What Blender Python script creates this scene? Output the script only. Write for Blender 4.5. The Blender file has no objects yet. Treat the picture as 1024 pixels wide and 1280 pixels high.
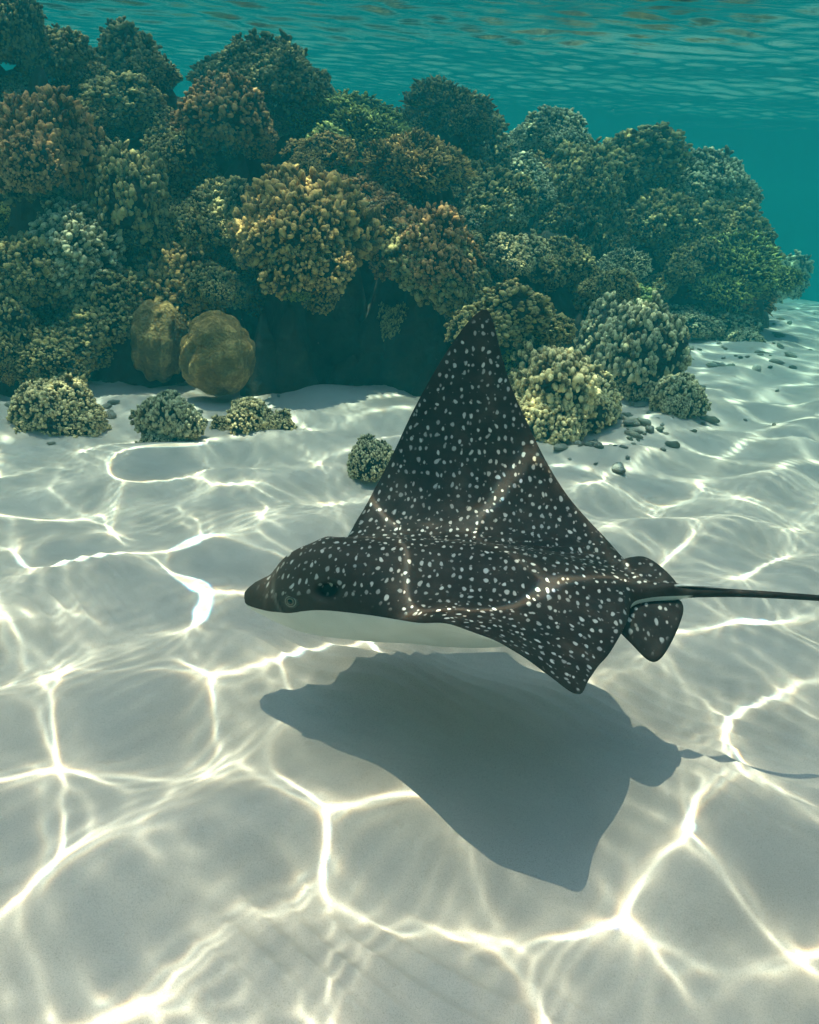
import bpy, math, random
import numpy as np
from mathutils import Vector, Matrix

sc = bpy.context.scene
# ------------------------------------------------------------------ camera
CAM_H, PITCH, ROLL, FPX = 1.25, math.radians(23.0), math.radians(4.0), 1004.0
CC = np.array([0.0, 0.0, CAM_H])
CF = np.array([0.0, math.cos(PITCH), -math.sin(PITCH)])
_r0 = np.array([1.0, 0.0, 0.0]); _u0 = np.cross(_r0, CF)
CR = math.cos(ROLL) * _r0 + math.sin(ROLL) * _u0
CU = np.cross(CR, CF)
cam_data = bpy.data.cameras.new('camera')
cam = bpy.data.objects.new('camera', cam_data)
sc.collection.objects.link(cam)
cam.matrix_world = Matrix(((CR[0], CU[0], -CF[0], CC[0]), (CR[1], CU[1], -CF[1], CC[1]),
                           (CR[2], CU[2], -CF[2], CC[2]), (0, 0, 0, 1)))
cam_data.sensor_fit = 'VERTICAL'
cam_data.sensor_height = 24.0
cam_data.lens = FPX / 1280.0 * 24.0
cam_data.clip_start, cam_data.clip_end = 0.02, 500.0
sc.camera = cam

def pix_dir(px, py):
    return CF + CR * (px - 512.0) / FPX - CU * (py - 640.0) / FPX

def at(px, py, Y):
    d = pix_dir(px, py)
    return CC + d * (Y / d[1])

# ------------------------------------------------------------------ light
SUN = np.array([0.15, -0.12, -1.0])           # direction the sunlight travels under water
SURF_Z = 2.35
world = bpy.data.worlds.new('World'); sc.world = world; world.use_nodes = True
wn = world.node_tree
sky = wn.nodes.new('ShaderNodeTexSky'); sky.sky_type = 'NISHITA'; sky.sun_disc = False
sky.sun_elevation = math.atan2(1.0, math.hypot(SUN[0], SUN[1]))
sky.sun_rotation = math.atan2(-SUN[0], -SUN[1])
bg = wn.nodes['Background']; bg.inputs['Strength'].default_value = 0.15
wn.links.new(sky.outputs['Color'], bg.inputs['Color'])
sun_data = bpy.data.lights.new('sun', 'SUN')
sun_data.energy = 2.0; sun_data.angle = math.radians(0.16); sun_data.color = (1.0, 0.84, 0.68)
sun = bpy.data.objects.new('sun', sun_data); sc.collection.objects.link(sun)
sun.location = (-3, 3, 20)
sun.rotation_euler = Vector(SUN).to_track_quat('-Z', 'Y').to_euler()
sc.view_settings.view_transform = 'Standard'; sc.view_settings.look = 'None'
sc.view_settings.gamma = 1.0; sc.view_settings.use_curve_mapping = False
sc.view_settings.exposure = 0.86
sc.render.engine = 'CYCLES'
cy = sc.cycles
cy.use_denoising = True
try: cy.denoiser = 'OPENIMAGEDENOISE'
except Exception: pass
cy.max_bounces = 8; cy.diffuse_bounces = 3; cy.glossy_bounces = 3; cy.transmission_bounces = 4
cy.volume_bounces = 2; cy.transparent_max_bounces = 12
cy.caustics_reflective = False; cy.caustics_refractive = False
cy.sample_clamp_indirect = 4.0
cy.use_adaptive_sampling = True; cy.adaptive_threshold = 0.03

rng = np.random.default_rng(11)
random.seed(11)
COL = sc.collection

# ------------------------------------------------------------------ helpers
def build_mesh(name, verts, faces, attrs=None, smooth=True):
    """verts (n,3); faces: list of int arrays, each (m,k)"""
    me = bpy.data.meshes.new(name)
    verts = np.asarray(verts, np.float32)
    me.vertices.add(len(verts)); me.vertices.foreach_set('co', verts.ravel())
    loops = np.concatenate([f.ravel() for f in faces]).astype(np.int32)
    tot = np.concatenate([np.full(len(f), f.shape[1], np.int32) for f in faces])
    start = np.concatenate([[0], np.cumsum(tot)[:-1]]).astype(np.int32)
    me.loops.add(len(loops)); me.loops.foreach_set('vertex_index', loops)
    me.polygons.add(len(tot)); me.polygons.foreach_set('loop_start', start)
    me.polygons.foreach_set('use_smooth', np.full(len(tot), smooth, bool))
    me.update(calc_edges=True)
    for k, v in (attrs or {}).items():
        v = np.asarray(v, np.float32)
        if v.ndim == 1:
            a = me.attributes.new(k, 'FLOAT', 'POINT'); a.data.foreach_set('value', v)
        else:
            a = me.attributes.new(k, 'FLOAT_VECTOR', 'POINT'); a.data.foreach_set('vector', v.ravel())
    return me

def grid_faces(nu, nv, wrap_v=False):
    """verts laid out index = iu*nv + iv"""
    iu = np.arange(nu - 1)[:, None]
    iv = np.arange(nv if wrap_v else nv - 1)[None, :]
    a = iu * nv + iv; b = iu * nv + (iv + 1) % nv
    c = (iu + 1) * nv + (iv + 1) % nv; d = (iu + 1) * nv + iv
    return np.stack([a, b, c, d], -1).reshape(-1, 4)

def link(name, me, mat=None, parent=None, loc=None, color=None):
    o = bpy.data.objects.new(name, me); COL.objects.link(o)
    if mat and me and not me.materials: me.materials.append(mat)
    if parent: o.parent = parent
    if loc is not None: o.location = loc
    if color is not None: o.color = (*color, 1.0)
    return o

def tag(o, label=None, cat=None, group=None, kind=None):
    if label: o['label'] = label
    if cat: o['category'] = cat
    if group: o['group'] = group
    if kind: o['kind'] = kind
    return o

def material(name):
    m = bpy.data.materials.new(name); m.use_nodes = True
    nt = m.node_tree
    return m, nt, nt.nodes['Principled BSDF'], nt.nodes['Material Output']

def N(nt, t, **kw):
    n = nt.nodes.new(t)
    for k, v in kw.items():
        if k.startswith('i_'):
            key = k[2:]
            n.inputs[int(key) if key.isdigit() else key].default_value = v
        else: setattr(n, k, v)
    return n

def L(nt, a, b): nt.links.new(a, b)

def ramp(nt, src, stops):
    r = N(nt, 'ShaderNodeValToRGB'); e = r.color_ramp.elements
    while len(e) < len(stops): e.new(0.5)
    for el, (p, c) in zip(e, stops):
        el.position = p; el.color = (*c, 1.0) if len(c) == 3 else c
    if src is not None: L(nt, src, r.inputs['Fac'])
    return r

def math_n(nt, op, a, b=None, c=None):
    n = N(nt, 'ShaderNodeMath', operation=op)
    for i, v in enumerate((a, b, c)):
        if v is None: continue
        if isinstance(v, (int, float)): n.inputs[i].default_value = v
        else: L(nt, v, n.inputs[i])
    return n.outputs[0]

def mixc(nt, fac, a, b, blend='MIX'):
    n = N(nt, 'ShaderNodeMix', data_type='RGBA', blend_type=blend)
    for idx, v in ((0, fac), (6, a), (7, b)):
        if isinstance(v, (int, float)): n.inputs[idx].default_value = v
        elif isinstance(v, tuple): n.inputs[idx].default_value = (*v, 1.0)
        else: L(nt, v, n.inputs[idx])
    return n.outputs[2]

def smoothstep(a, b, x):
    t = np.clip((x - a) / (b - a), 0, 1); return t * t * (3 - 2 * t)

def waves(X, Y, rg, n, lam, amp_rms, heading=None, spread=3.2, want_slope=False):
    """sum of n random sine waves; amplitudes ~ wavelength so that long ones are taller"""
    Z = np.zeros_like(X); SX = np.zeros_like(X); SY = np.zeros_like(X)
    l = np.exp(rg.uniform(math.log(lam[0]), math.log(lam[1]), n))
    th = rg.uniform(-spread, spread, n) + (heading or 0.0)
    am = (l / l.mean()) ** 1.2; am *= amp_rms * math.sqrt(2) / math.sqrt((am ** 2).sum())
    ph = rg.uniform(0, 2 * math.pi, n)
    for i in range(n):
        k = 2 * math.pi / l[i]; kx, ky = k * math.cos(th[i]), k * math.sin(th[i])
        p = (kx * X + ky * Y + ph[i]).astype(np.float32)
        Z += am[i] * np.sin(p)
        if want_slope:
            c = am[i] * np.cos(p); SX += kx * c; SY += ky * c
    return (Z, SX, SY) if want_slope else Z

def axis(segs):
    """segs: list of (start, stop, step or growth) -> sorted coordinates"""
    out = []
    for a, b, s in segs: out.append(np.arange(a, b - 1e-9, s))
    out.append(np.array([segs[-1][1]]))
    return np.concatenate(out)

def geo(a, b, s0, g):
    out = []; x = a; s = s0
    while x < b: out.append(x); x += s; s *= g
    out.append(b); return np.array(out)

# ------------------------------------------------------------------ sand sea bed
def sand_height(X, Y):
    rg = np.random.default_rng(5)
    z = waves(X, Y, rg, 14, (0.30, 0.8), 0.019, heading=1.9, spread=0.9)
    z += waves(X, Y, rg, 10, (1.4, 3.5), 0.008)
    # current ripples: sharp crested, in patches
    wx = waves(X, Y, rg, 8, (0.5, 1.3), 0.035); wy = waves(X, Y, rg, 8, (0.3, 0.9), 0.02)
    patch = smoothstep(-0.35, 0.7, waves(X, Y, rg, 8, (0.5, 1.4), 0.5))
    ph = (0.55 * X + 0.85 * Y + 0.8 * wx + wy) * 2 * math.pi / 0.058
    rip = 1 - np.abs(np.sin(ph * 0.5)) ** 0.8
    z += 0.0150 * patch * (rip - 0.4) * smoothstep(7.0, 3.5, Y)
    # the bottom falls away to the right far behind, towards deep water
    z -= 0.05 * np.clip(Y - 9.0, 0, None) ** 1.25 + 0.05 * np.clip(np.abs(X) - 7.0, 0, None)
    return z

xs = np.concatenate([-geo(2.2, 60, 0.03, 1.09)[::-1], np.arange(-2.2, 2.2, 0.0105)[1:], geo(2.2, 60, 0.03, 1.07)])
ys = np.concatenate([-geo(0.0, 30, 0.05, 1.25)[::-1][:-1], np.arange(0.0, 3.0, 0.0105), geo(3.0, 70, 0.015, 1.022)])
X, Y = np.meshgrid(xs, ys, indexing='ij')
Zs = sand_height(X, Y)
me = build_mesh('sand', np.stack([X, Y, Zs], -1).reshape(-1, 3), [grid_faces(len(xs), len(ys))[:, ::-1]])
m_sand, nt, b, out = material('sand')
tc = N(nt, 'ShaderNodeTexCoord')
n1 = N(nt, 'ShaderNodeTexNoise', i_Scale=3.0, i_Detail=6.0); L(nt, tc.outputs['Object'], n1.inputs['Vector'])
n2 = N(nt, 'ShaderNodeTexNoise', i_Scale=420.0, i_Detail=3.0); L(nt, tc.outputs['Object'], n2.inputs['Vector'])
n3 = N(nt, 'ShaderNodeTexNoise', i_Scale=60.0, i_Detail=6.0); L(nt, tc.outputs['Object'], n3.inputs['Vector'])
c1 = ramp(nt, n1.outputs['Fac'], [(0.3, (0.55, 0.445, 0.36)), (0.7, (0.67, 0.55, 0.45))])
c2 = ramp(nt, n2.outputs['Fac'], [(0.28, (0.78, 0.77, 0.75)), (0.5, (1, 1, 1)), (0.75, (1.06, 1.06, 1.06))])
col = mixc(nt, 1.0, c1.outputs['Color'], c2.outputs['Color'], 'MULTIPLY')
L(nt, col, b.inputs['Base Color'])
b.inputs['Roughness'].default_value = 0.95; b.inputs['Specular IOR Level'].default_value = 0.1
hsum = math_n(nt, 'ADD', math_n(nt, 'MULTIPLY', n2.outputs['Fac'], 0.35), n3.outputs['Fac'])
bp = N(nt, 'ShaderNodeBump', i_Strength=0.4, i_Distance=0.005); L(nt, hsum, bp.inputs['Height'])
L(nt, bp.outputs['Normal'], b.inputs['Normal'])
sand = tag(link('sand', me, m_sand), kind='structure')

# ------------------------------------------------------------------ water surface
# The rippled surface bends the sun's rays; where they bunch up, more sunlight passes on to the bottom.
# That focusing is traced here from the surface's own slopes and stored on the surface as its transmission.
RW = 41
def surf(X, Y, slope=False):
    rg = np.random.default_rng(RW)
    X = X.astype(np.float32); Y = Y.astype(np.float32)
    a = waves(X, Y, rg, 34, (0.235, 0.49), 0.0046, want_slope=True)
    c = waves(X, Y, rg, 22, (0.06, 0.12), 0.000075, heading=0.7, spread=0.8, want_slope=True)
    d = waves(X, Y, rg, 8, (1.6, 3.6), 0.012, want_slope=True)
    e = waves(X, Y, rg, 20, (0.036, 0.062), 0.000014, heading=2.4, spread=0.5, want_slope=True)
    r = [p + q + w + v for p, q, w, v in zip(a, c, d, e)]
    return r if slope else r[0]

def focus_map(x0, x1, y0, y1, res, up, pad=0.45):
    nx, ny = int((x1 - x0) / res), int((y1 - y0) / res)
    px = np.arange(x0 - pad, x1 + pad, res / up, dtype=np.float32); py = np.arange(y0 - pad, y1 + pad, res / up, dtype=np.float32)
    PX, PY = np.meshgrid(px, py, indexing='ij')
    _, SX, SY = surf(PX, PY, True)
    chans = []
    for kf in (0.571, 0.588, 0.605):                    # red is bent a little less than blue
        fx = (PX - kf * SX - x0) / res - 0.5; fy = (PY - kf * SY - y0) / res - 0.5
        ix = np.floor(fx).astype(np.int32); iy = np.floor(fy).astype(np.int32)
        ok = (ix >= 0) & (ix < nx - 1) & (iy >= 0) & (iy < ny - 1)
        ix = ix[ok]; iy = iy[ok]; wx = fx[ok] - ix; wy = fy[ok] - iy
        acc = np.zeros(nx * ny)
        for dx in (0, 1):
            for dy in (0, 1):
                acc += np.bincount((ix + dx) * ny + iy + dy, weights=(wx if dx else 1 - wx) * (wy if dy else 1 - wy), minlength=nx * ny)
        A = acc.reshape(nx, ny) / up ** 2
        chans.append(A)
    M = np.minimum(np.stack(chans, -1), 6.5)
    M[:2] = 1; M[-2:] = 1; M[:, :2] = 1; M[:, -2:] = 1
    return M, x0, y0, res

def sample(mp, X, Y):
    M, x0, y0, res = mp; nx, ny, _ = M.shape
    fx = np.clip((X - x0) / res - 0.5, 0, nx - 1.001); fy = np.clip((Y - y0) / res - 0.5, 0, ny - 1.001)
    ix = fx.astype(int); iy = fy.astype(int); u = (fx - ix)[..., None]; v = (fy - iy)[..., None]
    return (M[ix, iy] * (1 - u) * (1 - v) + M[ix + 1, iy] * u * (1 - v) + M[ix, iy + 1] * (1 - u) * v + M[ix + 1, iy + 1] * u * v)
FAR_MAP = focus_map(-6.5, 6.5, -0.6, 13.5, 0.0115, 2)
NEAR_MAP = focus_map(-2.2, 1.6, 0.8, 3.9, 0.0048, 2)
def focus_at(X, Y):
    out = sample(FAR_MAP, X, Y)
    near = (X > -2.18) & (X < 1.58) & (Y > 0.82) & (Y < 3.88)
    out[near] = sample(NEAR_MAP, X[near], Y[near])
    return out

xs = np.concatenate([-geo(6.4, 60, 0.06, 1.1)[::-1], np.arange(-6.4, -2.1, 0.044)[1:], np.arange(-2.1, -1.28, 0.0085), np.arange(-1.28, 0.68, 0.0048), np.arange(0.68, 1.5, 0.0085), np.arange(1.5, 6.4, 0.042), geo(6.4, 60, 0.06, 1.1)])
ys = np.concatenate([-geo(0.5, 30, 0.06, 1.2)[::-1], np.arange(-0.5, 0.9, 0.05)[1:], np.arange(0.9, 1.05, 0.011), np.arange(1.05, 2.1, 0.0048), np.arange(2.1, 3.8, 0.008), np.arange(3.8, 13.4, 0.042), geo(13.4, 70, 0.05, 1.06)])
X, Y = np.meshgrid(xs, ys, indexing='ij')
Zw = SURF_Z + surf(X, Y)
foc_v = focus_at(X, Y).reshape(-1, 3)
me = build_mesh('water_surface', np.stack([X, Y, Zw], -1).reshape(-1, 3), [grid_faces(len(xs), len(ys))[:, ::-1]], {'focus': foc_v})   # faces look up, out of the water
m_wat = bpy.data.materials.new('water_surface'); m_wat.use_nodes = True
nt = m_wat.node_tree; nt.nodes.clear()
out = N(nt, 'ShaderNodeOutputMaterial')
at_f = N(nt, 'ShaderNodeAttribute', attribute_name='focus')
fr = N(nt, 'ShaderNodeFresnel', i_IOR=1.33)
gl = N(nt, 'ShaderNodeBsdfGlossy', i_Roughness=0.04); gl.inputs['Color'].default_value = (0.95, 0.97, 0.97, 1)
tcw = N(nt, 'ShaderNodeTexCoord')
nw = N(nt, 'ShaderNodeTexNoise', i_Scale=5.0, i_Detail=5.0); mpw = N(nt, 'ShaderNodeMapping'); mpw.inputs['Scale'].default_value = (0.4, 1.4, 1.0); L(nt, tcw.outputs['Object'], mpw.inputs['Vector']); L(nt, mpw.outputs[0], nw.inputs['Vector'])
bw_ = N(nt, 'ShaderNodeBump', i_Strength=0.4, i_Distance=0.03); L(nt, nw.outputs['Fac'], bw_.inputs['Height'])
L(nt, bw_.outputs['Normal'], gl.inputs['Normal'])
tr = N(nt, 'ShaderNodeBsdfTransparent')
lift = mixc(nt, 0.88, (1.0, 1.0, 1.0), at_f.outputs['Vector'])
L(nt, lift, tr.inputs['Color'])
mx = N(nt, 'ShaderNodeMixShader')
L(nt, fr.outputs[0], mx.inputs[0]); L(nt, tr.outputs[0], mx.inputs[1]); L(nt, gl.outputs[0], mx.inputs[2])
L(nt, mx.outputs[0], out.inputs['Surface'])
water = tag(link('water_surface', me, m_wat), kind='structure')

# ------------------------------------------------------------------ haze: the sea water itself
hz = []
for x in (-58, 58):
    for y in (-28, 68):
        for z in (-12.0, SURF_Z + 0.12): hz.append((x, y, z))
hf = np.array([(0, 1, 3, 2), (4, 6, 7, 5), (0, 4, 5, 1), (2, 3, 7, 6), (0, 2, 6, 4), (1, 5, 7, 3)])
me = build_mesh('haze', hz, [hf], smooth=False)
m_hz = bpy.data.materials.new('sea_water'); m_hz.use_nodes = True
nt = m_hz.node_tree; nt.nodes.clear()
out = N(nt, 'ShaderNodeOutputMaterial')
pv = N(nt, 'ShaderNodeVolumePrincipled')
pv.inputs['Color'].default_value = (0.005, 0.078, 0.087, 1)
pv.inputs['Absorption Color'].default_value = (0.27, 0.72, 0.715, 1)
pv.inputs['Density'].default_value = 0.26
pv.inputs['Anisotropy'].default_value = 0.35
L(nt, pv.outputs[0], out.inputs['Volume'])
tag(link('haze', me, m_hz), 'clear turquoise sea water filling the whole lagoon', 'water', kind='stuff')

# ------------------------------------------------------------------ coral materials
def coral_material(name, dark, mid, tip, bump=0.45, scale=34.0):
    m, nt, b, out = material(name)
    ta = N(nt, 'ShaderNodeAttribute', attribute_name='tip')
    oi = N(nt, 'ShaderNodeObjectInfo')
    tc = N(nt, 'ShaderNodeTexCoord')
    n1 = N(nt, 'ShaderNodeTexNoise', i_Scale=3.2, i_Detail=4.0); L(nt, tc.outputs['Object'], n1.inputs['Vector'])
    n2 = N(nt, 'ShaderNodeTexNoise', i_Scale=scale, i_Detail=4.0); L(nt, tc.outputs['Object'], n2.inputs['Vector'])
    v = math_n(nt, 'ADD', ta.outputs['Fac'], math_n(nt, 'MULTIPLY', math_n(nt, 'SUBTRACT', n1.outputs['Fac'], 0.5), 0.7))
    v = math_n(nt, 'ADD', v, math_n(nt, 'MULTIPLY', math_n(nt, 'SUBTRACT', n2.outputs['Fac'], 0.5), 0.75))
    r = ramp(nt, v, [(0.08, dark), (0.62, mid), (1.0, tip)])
    c = mixc(nt, 1.0, r.outputs['Color'], oi.outputs['Color'], 'MULTIPLY')
    L(nt, c, b.inputs['Base Color'])
    b.inputs['Roughness'].default_value = 0.85; b.inputs['Specular IOR Level'].default_value = 0.2
    bp = N(nt, 'ShaderNodeBump', i_Strength=bump, i_Distance=0.03); L(nt, n2.outputs['Fac'], bp.inputs['Height'])
    L(nt, bp.outputs['Normal'], b.inputs['Normal'])
    return m

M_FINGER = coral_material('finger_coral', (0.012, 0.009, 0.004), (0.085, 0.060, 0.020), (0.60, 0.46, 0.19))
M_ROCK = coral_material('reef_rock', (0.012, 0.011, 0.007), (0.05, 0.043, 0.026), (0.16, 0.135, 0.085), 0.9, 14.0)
M_DOME = coral_material('dome_coral', (0.07, 0.048, 0.016), (0.19, 0.125, 0.04), (0.44, 0.31, 0.12), 0.8, 70.0)

# ------------------------------------------------------------------ coral colonies
def star(dirs, rg, nb=10, amp=(0.18, 0.46), w=(0.035, 0.13), under=0.5):
    r = np.full(len(dirs), 0.66)
    for i in range(nb):
        c = rg.normal(size=3); c[2] = abs(c[2]) * 0.8 + rg.uniform(-0.35, 0.1); c /= np.linalg.norm(c)
        r += rg.uniform(*amp) * np.exp((dirs @ c - 1) / rg.uniform(*w))
    r = np.minimum(r, 1.18)
    az = np.arctan2(dirs[:, 1], dirs[:, 0]); p2, p3 = rg.uniform(0, 6.28, 2)
    r = r * (1 + 0.16 * np.cos(2 * az + p2) * (1 - dirs[:, 2] ** 2) + 0.08 * np.cos(3 * az + p3) * (1 - dirs[:, 2] ** 2))
    return r * (1 - under * smoothstep(-0.05, -0.85, dirs[:, 2]))

def fib(n, zmin, rg, jit=0.5):
    i = np.arange(n) + 0.5
    z = 1 - (1 - zmin) * i / n; ph = i * 2.399963 + rg.normal(0, jit / math.sqrt(n) * 2.0, n)
    z = np.clip(z + rg.normal(0, jit / n ** 0.5, n), zmin, 1)
    s = np.sqrt(1 - z * z)
    return np.stack([s * np.cos(ph), s * np.sin(ph), z], -1)

def fingers(P, D, ln, rd, rg, prof, t0=0.0, sides=6, curve=0.25):
    """tapered knob-ended stubs; returns verts, faces(list), tip attr"""
    n = len(P); tt, rr = np.array(prof).T; k = len(tt)
    ref = np.where(np.abs(D[:, 2:3]) > 0.9, np.array([[1., 0, 0]]), np.array([[0, 0, 1.]]))
    A = np.cross(D, ref); A /= np.linalg.norm(A, axis=1, keepdims=True); B = np.cross(D, A)
    cv = rg.normal(0, curve, (n, 2))
    cen = P[:, None, :] + D[:, None, :] * (tt[None, :, None] * ln[:, None, None])
    off = (tt ** 2)[None, :, None] * ln[:, None, None]
    cen = cen + off * (cv[:, 0, None, None] * A[:, None, :] + cv[:, 1, None, None] * B[:, None, :])
    an = np.arange(sides) * 2 * math.pi / sides
    rad = rd[:, None, None] * rr[None, :, None] * (1 + rg.normal(0, 0.05, (n, k, sides)))
    ring = (np.cos(an)[None, None, :, None] * A[:, None, None, :] + np.sin(an)[None, None, :, None] * B[:, None, None, :])
    V = cen[:, :, None, :] + rad[..., None] * ring
    apex = cen[:, -1] + D * (rd * rr[-1] * 0.55)[:, None]
    per = k * sides + 1
    verts = np.concatenate([V.reshape(n, k * sides, 3), apex[:, None, :]], 1).reshape(-1, 3)
    q = grid_faces(k, sides, True)
    base = (np.arange(n) * per)[:, None, None]
    quads = (q[None] + base).reshape(-1, 4)
    j = np.arange(sides)
    tri = np.stack([(k - 1) * sides + j, (k - 1) * sides + (j + 1) % sides, np.full(sides, k * sides)], -1)
    tris = (tri[None] + base).reshape(-1, 3)
    tip = np.concatenate([np.repeat(t0 + (1 - t0) * tt, sides), [1.0]])
    tip = (tip[None] * rg.uniform(0.75, 1.1, (n, 1))).reshape(-1)
    return verts, quads, tris, tip, cen, A, B

STUB = [(0.0, 0.85), (0.4, 0.85), (0.75, 1.05), (0.95, 0.92), (1.06, 0.5)]
NUB = [(0.0, 0.8), (0.5, 1.0), (0.85, 0.85), (1.02, 0.45)]
THIN = [(0.0, 1.0), (0.5, 0.9), (0.9, 0.75), (1.05, 0.35)]
KNOB = [(0.0, 0.75), (0.45, 1.0), (0.8, 0.95), (1.0, 0.55)]

def join_parts(parts):
    vs, qs, ts, tp = [], [], [], []; o = 0
    for v, q, t, a in parts:
        vs.append(v); qs.append(q + o); ts.append(t + o); tp.append(a); o += len(v)
    return np.concatenate(vs), [np.concatenate(qs), np.concatenate(ts)], np.concatenate(tp)

def core_mesh(name, rg_seed, under, zs, lumps, shrink=0.88, nu=34, nv=22, **kw):
    th = np.linspace(0, 2 * math.pi, nu, endpoint=False); ph = np.linspace(0.0, math.pi, nv)
    TH, PH = np.meshgrid(th, ph, indexing='ij')
    d = np.stack([np.sin(PH) * np.cos(TH), np.sin(PH) * np.sin(TH), np.cos(PH)], -1).reshape(-1, 3)
    r = star(d, np.random.default_rng(rg_seed), lumps, under=under, **kw) * shrink
    v = d * r[:, None]; v[:, 2] *= zs
    v += np.random.default_rng(rg_seed + 1).normal(0, 0.012, v.shape)
    f = []
    iu = np.arange(nu)[:, None]; iv = np.arange(nv - 1)[None]
    a = iu * nv + iv; b = ((iu + 1) % nu) * nv + iv
    f = np.stack([a, a + 1, b + 1, b], -1).reshape(-1, 4)
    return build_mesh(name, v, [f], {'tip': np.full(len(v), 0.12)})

def colony(kind, seed, n, rad, length, zs=0.85, under=0.45, lumps=10, zmin=-0.45, shared=None):
    rg = np.random.default_rng(seed + 100)
    dirs = fib(n, zmin, rg)
    r = star(dirs, np.random.default_rng(seed), lumps, under=under)
    P = dirs * (r * 0.80)[:, None]; P[:, 2] *= zs
    D = dirs * np.array([1, 1, 1 / zs]) + np.array([0, 0, 0.35]) + rg.normal(0, 0.22, (n, 3))
    D /= np.linalg.norm(D, axis=1, keepdims=True)
    keep = rg.uniform(0, 1, n) > 0.06
    P, D, r = P[keep], D[keep], r[keep]; n = len(P)
    ln = length * rg.uniform(0.45, 1.35, n); rd = rad * rg.uniform(0.6, 1.3, n)
    prof = {'finger': STUB, 'bushy': THIN, 'knob': KNOB}[kind]
    v, q, t, a, cen, A, B = fingers(P, D, ln, rd, rg, prof)
    parts = [(v, q, t, a)]
    nn = {'finger': 4, 'bushy': 2, 'knob': 4}[kind]
    for k in range(nn):
        an = rg.uniform(0, 2 * math.pi, n) if k == 0 else an + 2.1 + rg.normal(0, 0.4, n)
        tpos = rg.uniform(0.4, 0.85, n)
        side = np.cos(an)[:, None] * A + np.sin(an)[:, None] * B
        P2 = P + D * (ln * tpos)[:, None] + side * (rd * 0.35)[:, None]
        D2 = D * 0.75 + side; D2 /= np.linalg.norm(D2, axis=1, keepdims=True)
        v, q, t, a, *_ = fingers(P2, D2, ln * 0.32 + rd * 0.6, rd * 0.62, rg, NUB, t0=0.5, sides=5, curve=0.1)
        parts.append((v, q, t, a))
    v, f, a = join_parts(parts)
    br = build_mesh(kind + '_branches', v, f, {'tip': a})
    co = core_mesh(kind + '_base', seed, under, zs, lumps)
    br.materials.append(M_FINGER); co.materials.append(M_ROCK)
    return br, co

PROTO = {
    'fa': colony('finger', 1, 290, 0.072, 0.25, lumps=13), 'fb': colony('finger', 2, 320, 0.066, 0.23, zs=1.0, lumps=11),
    'fc': colony('finger', 3, 360, 0.062, 0.27, zs=0.85, lumps=12), 'fd': colony('finger', 4, 340, 0.062, 0.22, zs=0.9, lumps=16),
    'ba': colony('bushy', 11, 620, 0.036, 0.26, zs=0.7, under=0.3, lumps=7), 'bb': colony('bushy', 12, 560, 0.040, 0.24, zs=0.85, lumps=12),
    'ka': colony('knob', 21, 300, 0.078, 0.19, zs=0.85, under=0.25, lumps=14), 'kb': colony('knob', 22, 340, 0.070, 0.17, zs=0.9, lumps=18, under=0.25),
    'kc': colony('knob', 23, 260, 0.085, 0.19, zs=0.85, lumps=10, under=0.25),
}
NAMES = {'f': ('finger_coral', 'coral'), 'b': ('bushy_coral', 'coral'), 'k': ('knobbly_coral', 'coral')}
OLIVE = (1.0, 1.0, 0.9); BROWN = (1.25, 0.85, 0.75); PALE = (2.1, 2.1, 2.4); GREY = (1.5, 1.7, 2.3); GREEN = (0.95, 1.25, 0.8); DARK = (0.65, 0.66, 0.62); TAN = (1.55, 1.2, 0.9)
GRP = 'corals growing over the reef'
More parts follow.
